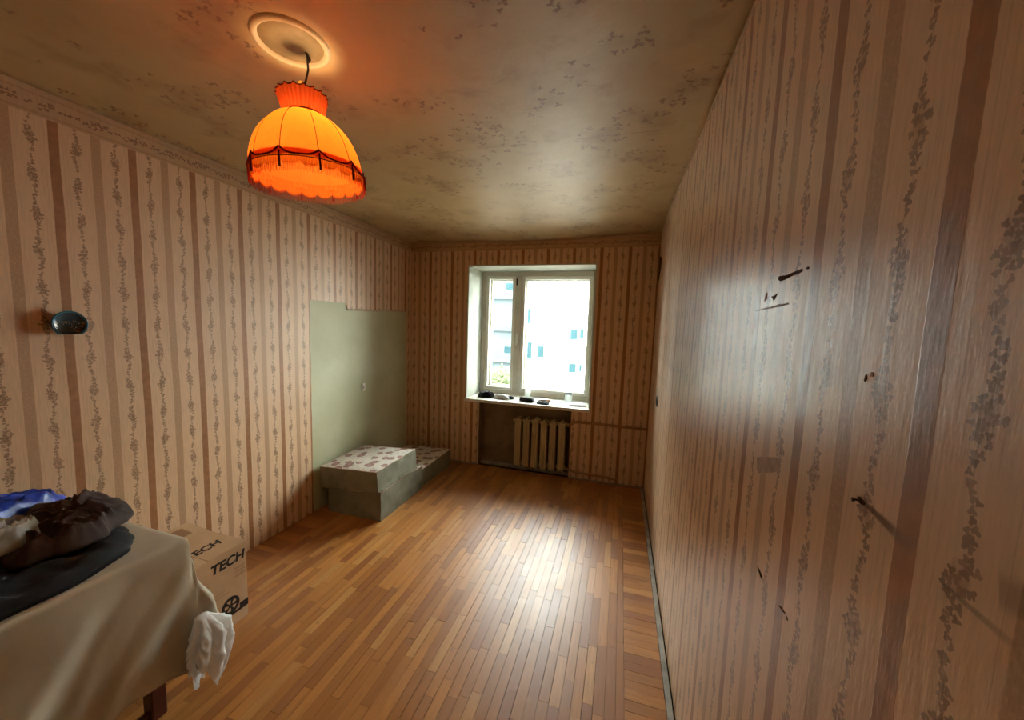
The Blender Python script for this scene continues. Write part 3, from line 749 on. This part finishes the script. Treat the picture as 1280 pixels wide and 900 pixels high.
# tablecloth: top and hanging sides in one sheet
bm = bmesh.new()
path = []
nl = 84
for k in range(nl+1): path.append((TX1, TY0+(TY1-TY0)*k/nl, 1, 0, k/nl*(TY1-TY0)))
ca = 10
for k in range(1, ca): a = PI/2*k/ca; path.append((TX1-.004*(1-math.cos(a)), TY1+0*math.sin(a), math.cos(a), math.sin(a), (TY1-TY0)+.02*k))
for k in range(0, 31): path.append((TX1-(TX1-TX0)*k/30, TY1, 0, 1, (TY1-TY0)+.2+k/30*(TX1-TX0)))
nt_ = 34; rows = []
for i, (px_, py_, nx_, ny_, s) in enumerate(path):
    corner = math.exp(-((px_-TX1)**2+(py_-TY1)**2)/.0045)
    end = max(0, 1-abs(py_-TY1)*40) if nx_ < .99 else 0
    yy = py_
    drop = .555-.04*math.exp(-((yy-.80)/.10)**2) + .25*max(0, .62-yy) - .03*corner
    drop = min(drop, .70)
    if ny_ > .5: drop = .42-.15*min(1, (TX1-px_)/.3)
    col_ = []
    for j in range(nt_+1):
        t = j/nt_; sh = s+.35*t*(1 if nx_ > .5 else 0)
        fold = .018*math.sin(sh*19.0+.6) + .034*max(0, math.sin(sh*8.1-.5))**4 + .010*math.sin(sh*41+2*t) + .008*(1-2*abs(noise.noise(Vector((sh*14, t*2.5, 4))))) + .010*noise.noise(Vector((s*6, t*3, 1)))
        cor = .05*corner*math.sin(PI*min(1, t*1.1)*.5)
        off = .004*min(1, t*12) + (t**.8)*(fold*.9+.02) + cor*t
        off = max(off, .0035) if j else 0
        z = TZ+.0025 - t*drop - (.0 if t else 0)
        col_.append(bm.verts.new((px_+nx_*off, py_+ny_*off, z + .004*noise.noise(Vector((s*8, t*6, 5)))*t)))
    rows.append(col_)
for i in range(len(rows)-1):
    for j in range(nt_): bm.faces.new((rows[i][j], rows[i+1][j], rows[i+1][j+1], rows[i][j+1]))
g_ = [[bm.verts.new((TX0+(TX1-TX0)*i/30, TY0+(TY1-TY0)*j/84, TZ+.0025+(.004*abs(noise.noise(Vector((i*.28, j*.17, 2)))) if 0 < i < 30 and 0 < j < 84 else 0))) for i in range(31)] for j in range(85)]
for j in range(84):
    for i in range(30): bm.faces.new((g_[j][i], g_[j][i+1], g_[j+1][i+1], g_[j+1][i]))
bmesh.ops.remove_doubles(bm, verts=bm.verts, dist=.003)
tc = add('tablecloth', from_bm('tablecloth', bm), 'satin', smooth=True); tag(tc, 'off-white satin tablecloth hanging in folds over the table', 'tablecloth')
md = tc.modifiers.new('thick', 'SOLIDIFY'); md.thickness = .0015; md.offset = 1

def lump(name, cx, cy, z0, rx, ry, h, rot, mat, seed, folds=.03, freq=6, outline=.2, sharp=2.2, parent=None, shift=(0, 0), nr=34, na=90, peaks=()):
    """a heap of crumpled cloth: closed mesh with ridged folds and an uneven outline"""
    bm = bmesh.new(); rings = []
    cs, sn = math.cos(rot), math.sin(rot)
    for j in range(nr+1):
        q = j/nr; ring = []
        for k in range(na):
            a = 2*PI*k/na
            o_ = 1+outline*fbm((math.cos(a)*1.3+seed, math.sin(a)*1.3, seed*.7), 4)
            r = min(q*1.0, 1)
            x, y = rx*o_*r*math.cos(a), ry*o_*r*math.sin(a)
            pr_ = max(0, 1-r**sharp)**.5
            p = Vector((x*freq+seed*3.1, y*freq, seed))
            w = Vector((noise.noise(p*.7), noise.noise(p*.7+Vector((5, 2, 1))), 0))*.9
            rid = 1-abs(noise.noise(p+w))*2.2; rid2 = 1-abs(noise.noise(p*2.1+w*1.5+Vector((3, 1, 7))))*2
            hh = h*pr_*(.72+.28*noise.noise(Vector((x*2.2, y*2.2, seed+4))))
            for (ax, ay, ah, aw) in peaks: hh += ah*math.exp(-((x-ax)**2+(y-ay)**2)/aw**2)*pr_
            hh += (folds*rid + folds*.45*rid2)*min(1, pr_*1.5)*min(1, (1-q)*5+.15)
            X, Y = x*cs-y*sn, x*sn+y*cs
            ring.append(bm.verts.new((X+shift[0]*hh, Y+shift[1]*hh, max(hh, .003))))
            if j == 0: break
        rings.append(ring)
    base = [bm.verts.new((v.co.x*.97, v.co.y*.97, 0)) for v in rings[-1]]
    for k in range(na): bm.faces.new((rings[0][0], rings[1][k], rings[1][(k+1) % na]))
    for j in range(1, nr):
        for k in range(na): bm.faces.new((rings[j][k], rings[j][(k+1) % na], rings[j+1][(k+1) % na], rings[j+1][k]))
    for k in range(na): bm.faces.new((rings[-1][k], rings[-1][(k+1) % na], base[(k+1) % na], base[k]))
    bm.faces.new(base)
    return add(name, from_bm(name, bm), mat, parent, (cx, cy, z0), True)
zt_ = TZ+.006
j1 = tag(lump('black_jacket', -1.895, .53, zt_, .45, .215, .075, PI/2-.02, 'cloth_black', 3, .020, 9, .12, 5.0), 'black cloth jacket spread along the near table edge', 'jacket')
j2 = tag(lump('brown_jacket', -1.985, .80, zt_+.062, .20, .165, .070, PI/2+.25, 'cloth_brown', 9, .040, 14, .22, 3.2, peaks=((.10, .0, .040, .055), (.03, -.06, .025, .04), (.0, .07, .025, .04), (.15, -.05, .025, .03)), nr=50, na=130), 'dark brown crumpled jacket heaped on the black one', 'jacket')
b1 = tag(lump('blue_bag', -2.12, .62, zt_+.125, .28, .12, .105, PI/2+.25, 'bag_blue', 5, .028, 15, .15, 3.0, nr=44, na=120), 'blue plastic bag lying on top of the clothes pile', 'bag')
b2 = tag(lump('clear_bag', -1.965, .575, zt_+.110, .20, .10, .075, PI/2+.30, 'bag_clear', 12, .034, 24, .22, 3.0, nr=44, na=120), 'clear crinkled plastic bag between blue bag and brown jacket', 'bag')

# white plastic bag caught at the table corner
bm = bmesh.new(); rows = []; n1, n2 = 72, 30
for j in range(n2+1):
    t = j/n2; row = []
    wd = .018+.046*math.sin(PI*min(1, t*.75+.06))**.9
    for k in range(n1):
        a = 2*PI*k/n1; e = Vector((math.cos(a)*1.6, math.sin(a)*1.6, t*2.6))
        f = 1+.34*(abs(math.sin(3.5*a+1.5*t))*2-1)*min(1, t*3)+.30*(1-2*abs(noise.noise(e*1.7)))*min(1, t*3)-.1
        zl = -t*.235 - .07*math.sin(2*a+.8)*t*t - .05*noise.noise(Vector((math.cos(a)*2, math.sin(a)*2, 9)))*t
        row.append(bm.verts.new((wd*.55*f*math.cos(a)+.015*t, wd*f*math.sin(a)+.03*math.sin(t*3), zl)))
    rows.append(row)
for j in range(n2):
    for k in range(n1): bm.faces.new((rows[j][k], rows[j][(k+1) % n1], rows[j+1][(k+1) % n1], rows[j+1][k]))
bm.faces.new(rows[0])
wbag = tag(add('white_bag', from_bm('white_bag', bm), 'bag_white', None, (-1.575, 1.005, .425), True), 'crumpled white plastic bag hanging at the table corner', 'bag')

# ------------------------------------------------------------------ cardboard box
BX1, BX0, BY0, BY1, BZ = -1.89, -2.17, 1.06, 1.442, .436
box = tag(empty('cardboard_box', (-2.03, 1.25, 0)), 'brown cardboard box printed TECH between table and wall', 'box')
def bo(p): return tuple(Vector(p)-Vector((-2.03, 1.25, 0)))
boxes('carton', [(bo((BX0, BY0, .001)), bo((BX1, BY1, BZ-.004)))], 'card', box, .003)
boxes('lid_flap', [(bo((BX0+.001, BY0+.19, BZ-.004)), bo((BX1, BY1, BZ)))], 'card', box, .0012)
boxes('lid_flap', [(bo((BX0+.001, BY0, BZ-.004)), bo((BX1, BY0+.187, BZ)))], 'card', box, .0012)
fl = prism('open_flap', [(0, 0), (0, .004), (-.165, .004), (-.165, 0)], 'y', -.06, .185, 'card', box, bo((BX0, 1.26, BZ-.004))); fl.rotation_euler = (0, .10, 0)
boxes('parcel_tape', [((-.13, .01, .0042), (-.045, .13, .0052))], 'tape', fl)
def text(body, size, mat, parent, mw, name, shear=.0):
    cu_ = bpy.data.curves.new(name, 'FONT'); cu_.body = body; cu_.size = size; cu_.extrude = .0004; cu_.offset = size*.034; cu_.shear = shear
    cu_.align_x = 'LEFT'; cu_.align_y = 'BOTTOM_BASELINE'
    tmp = bpy.data.objects.new('tmp_text', cu_); C.objects.link(tmp)
    dg = bpy.context.evaluated_depsgraph_get(); me = bpy.data.meshes.new_from_object(tmp.evaluated_get(dg))
    bpy.data.objects.remove(tmp); me.name = name
    o = add(name, me, None, parent); me.materials.clear(); me.materials.append(M[mat]); o.matrix_local = mw; return o
def basis(xd, yd, loc):
    xd, yd = Vector(xd), Vector(yd); zd = xd.cross(yd)
    return Matrix(((xd.x, yd.x, zd.x, loc[0]), (xd.y, yd.y, zd.y, loc[1]), (xd.z, yd.z, zd.z, loc[2]), (0, 0, 0, 1)))
fx = BX1+.0005
text('TECH', .068, 'ink', box, basis((0, 1, 0), (0, 0, 1), bo((fx, 1.255, .348))), 'front_lettering', .15)
text('TECH', .068, 'ink', box, basis((0, 1, 0), (-1, 0, 0), bo((-1.985, 1.215, BZ+.0005))), 'top_lettering', .15)
# printed wheel with a dark bar, and faint lines of small print on the front
bm = bmesh.new()
def ring2(bm, cy, cz, r1, r2, a0=0, a1=2*PI, n=28):
    vs_ = [[bm.verts.new((fx+2.03, cy+r*math.cos(a0+(a1-a0)*k/n), cz+r*math.sin(a0+(a1-a0)*k/n))) for k in range(n+1)] for r in (r1, r2)]
    for k in range(n): bm.faces.new((vs_[0][k], vs_[0][k+1], vs_[1][k+1], vs_[1][k]))
oy, oz = bo((0, 1.348, .125))[1:]
ring2(bm, oy, oz, .032, .047); ring2(bm, oy, oz, .002, .012)
for k in range(5): a = 2*PI*k/5; ring2(bm, oy, oz, .010, .034, a-.28, a+.28, 6)
o = add('wheel_print', from_bm('wheel_print', bm), 'ink', box)
md = o.modifiers.new('thick', 'SOLIDIFY'); md.thickness = .0006
boxes('print_bar', [(bo((fx-.0003, 1.395, .066)), bo((fx+.0004, 1.4415, .105)))], 'ink', box); boxes('print_bar', [(bo((fx-.0003, 1.325, .066)), bo((fx+.0004, 1.395, .080)))], 'ink', box)
for k, (ya, yb, z_, hh) in enumerate(((1.375, 1.43, .305, .010), (1.375, 1.43, .285, .010), (1.375, 1.43, .262, .012), (1.15, 1.24, .318, .004), (1.14, 1.25, .300, .003), (1.10, 1.33, .225, .003), (1.10, 1.35, .205, .003))):
    boxes('small_print', [(bo((fx-.0003, ya, z_)), bo((fx+.0002, yb, z_+hh)))], 'ink_soft', box)

# ------------------------------------------------------------------ things on the window sill
sz = .7775
def sl(name, x, y, rx, ry, h, rot, mat, seed, label, cat, **k):
    return tag(lump(name, x, y, sz, rx, ry, h, rot, mat, seed, k.pop('folds', .012), k.pop('freq', 18), k.pop('outline', .3), 3, nr=14, na=44, **k), label, cat)
sl('black_rag', -1.50, 4.12, .11, .055, .075, .3, 'cloth_black', 21, 'crumpled black rag at the left end of the window sill', 'rag')
sl('pale_rag', -1.30, 4.10, .11, .06, .055, -.2, 'cloth_grey', 22, 'pale grey crumpled cloth on the sill beside the black rag', 'rag')
sl('navy_sock', -1.20, 4.12, .04, .025, .03, .4, 'cloth_navy', 27, 'small navy blue cloth on the sill beside the pale rag', 'cloth')
g1 = tag(empty('spectacle_case', (-.99, 4.07, sz), (0, 0, -.25)), 'dark elongated case lying near the middle of the sill', 'case')
boxes('body', [((-.085, -.03, .001), (.085, .03, .024))], 'cloth_black', g1, .010, 2); boxes('lid', [((-.086, -.031, .0245), (.086, .031, .046))], 'cloth_black', g1, .012, 2); boxes('clasp', [((-.012, -.034, .018), (.012, -.029, .032))], 'iron', g1, .001)
sl('slate_cloth', -.79, 4.01, .075, .035, .030, -.1, 'cloth_teal', 24, 'slate blue folded cloth on the front edge of the sill', 'cloth')
g2 = tag(empty('paper_packet', (-.80, 4.14, sz), (0, 0, .3)), 'small brown paper packet behind the slate cloth on the sill', 'packet')
boxes('wrapper', [((-.065, -.035, .001), (.065, .035, .030))], 'brown_card', g2, .006, 2); boxes('folded_end', [((.062, -.028, .008), (.078, .028, .014))], 'paper', g2, .002)
g3 = tag(empty('plastic_bottle', (-1.035, 4.30, sz)), 'clear plastic bottle standing on the sill against the wide pane', 'bottle')
lathe('body', [(.001, .001), (.030, .001), (.034, .008), (.034, .07), (.031, .075), (.034, .08), (.034, .12), (.026, .145), (.013, .165), (.012, .178)], 'bottle', g3, 24)
lathe('cap', [(.001, .190), (.013, .189), (.0145, .185), (.0145, .174), (.012, .172)], 'white_paint', g3, 16)
g4 = tag(empty('glass_jar', (-.545, 4.27, sz)), 'squat grey jar standing at the right end of the sill', 'jar')
lathe('body', [(.001, .001), (.040, .001), (.044, .008), (.044, .075), (.038, .088)], 'bottle', g4, 24); lathe('lid', [(.001, .104), (.038, .103), (.041, .099), (.041, .087)], 'facade_blue', g4, 24)
g5 = tag(empty('newspaper', (-.43, 4.10, sz), (0, 0, .2)), 'flat folded newspaper on the right part of the sill', 'newspaper')
boxes('sheets', [((-.10, -.07, .001), (.10, .07, .010))], 'paper', g5, .003, 2); boxes('folded_sheet', [((-.085, -.055, .0102), (.098, .06, .016))], 'cloth_grey', g5, .002, 2)

# ------------------------------------------------------------------ outside: courtyard, two blocks, trees
GZ = -9.0
gr = struct(boxes('ground', [((-70, 5.5, GZ-.5), (60, 120, GZ))], 'ground'))
def ray(px_, py_, yv):
    d = fwd + cr*((px_-640)/FPX) - cu*((py_-450)/FPX); return d*(yv/d.y) + Vector((0, 0, EYE))
def far_window(b, base, xa, xb, za, zb_, yv):
    f = boxes('window', [((xa-.12, -.10, za-.12), (xb+.12, .02, zb_+.12))], 'far_frame', b); f.location = Vector((0, yv, 0))-Vector(base)
    boxes('pane', [((xa, -.13, za), (xb, -.09, zb_))], 'far_glass', f)
YA = 48.0
xa = ray(654, 420, YA).x
base = (xa+12, YA, GZ)
bA = tag(empty('apartment_block', base), 'white rendered apartment block filling the wide window pane', 'building')
boxes('wall', [((-12, 0, 0), (24, 12, 26))], 'facade', bA)
boxes('roof', [((-12.4, -.4, 26), (24.4, 12.4, 26.6))], 'facade_band', bA)
px_w = [(659, 665, 428, 447), (672, 680, 433, 446), (713, 722, 412, 424), (725, 730, 412, 423), (711, 720, 455, 465), (724, 727, 456, 464), (659, 664, 386, 404)]
for a, b, c, d_ in px_w:
    p, q = ray(a, d_, YA), ray(b, c, YA); far_window(bA, base, p.x, q.x, p.z, q.z, YA)
x0_, z0_ = ray(713, 440, YA).x, ray(713, 424, YA).z
for fl_ in (-3, 2):
    for k in range(4): far_window(bA, base, x0_+3.2*k+4, x0_+3.2*k+5.2, z0_+2.9*fl_, z0_+2.9*fl_+1.4, YA)
YB = 66.0
baseb = (-34, YB, GZ)
bB = tag(empty('apartment_block', baseb), 'pale grey-blue block with balcony bands seen through the narrow pane', 'building')
boxes('wall', [((-24, 0, 0), (24, 12, 34))], 'facade_blue', bB); boxes('roof', [((-24.3, -.3, 34), (24.3, 12.3, 34.6))], 'facade_band', bB)
zband = ray(625, 411, YB).z - GZ
for k in range(-3, 4):
    boxes('balcony_band', [((-24, -.9, zband+2.9*2*k-.35), (24, 0, zband+2.9*2*k+.35))], 'facade_band' if k == 0 else 'facade_blue', bB)
    for i in range(12): 
        if i % 2 == k % 2: 
            xx = -22+i*3.9; f = boxes('window', [((xx, -.08, zband+5.8*k+1.2), (xx+1.6, .02, zband+5.8*k+2.7))], 'far_frame', bB); boxes('pane', [((xx+.12, -.11, zband+5.8*k+1.3), (xx+1.48, -.07, zband+5.8*k+2.6))], 'far_glass', f)
def tree(px_, yv, topz, rx, rz, seed, label):
    p = ray(px_, 450, yv); t = tag(empty('tree', (p.x, yv, GZ)), label, 'tree', 'courtyard trees')
    hgt = topz-GZ; r = random.Random(seed)
    bm = bmesh.new(); bm_tube(bm, [(0, 0, 0), (.1, 0, hgt*.3), (0, .1, hgt*.6), (.05, 0, hgt*.8)], [.25, .2, .15, .06], 8)
    for k in range(6):
        a = r.uniform(0, 6.28); bm_tube(bm, [(0, 0, hgt*(.35+.06*k)), (rx*.6*math.cos(a), rx*.6*math.sin(a), hgt*(.5+.06*k))], [.09, .03], 5)
    add('trunk', from_bm('trunk', bm), 'bark', t, smooth=True)
    bm = bmesh.new()
    for k in range(1900):
        d_ = Vector((r.gauss(0, 1), r.gauss(0, 1), r.gauss(0, 1))).normalized()*(r.random()**.33)
        b_ = 1+.25*noise.noise(d_*2+Vector((seed, 0, 0)))
        c = Vector((d_.x*rx*b_, d_.y*rx*b_, hgt-rz+d_.z*rz*b_)); s_ = r.uniform(.10, .22)
        u = Vector((r.gauss(0, 1), r.gauss(0, 1), r.gauss(0, 1))).normalized(); v = u.orthogonal().normalized()
        bm.faces.new([bm.verts.new(c+q) for q in (u*s_, v*s_*.55, u*-s_, v*-s_*.55)])
    o = add('foliage', from_bm('foliage', bm), 'leaves', t); o['kind'] = 'stuff'
tree(628, 30, ray(628, 458, 30).z, 1.5, 2.2, 1, 'leafy green tree seen low in the narrow window pane')
tree(612, 36, ray(612, 456, 36).z, 1.8, 2.6, 2, 'leafy tree at the left edge of the narrow window pane')
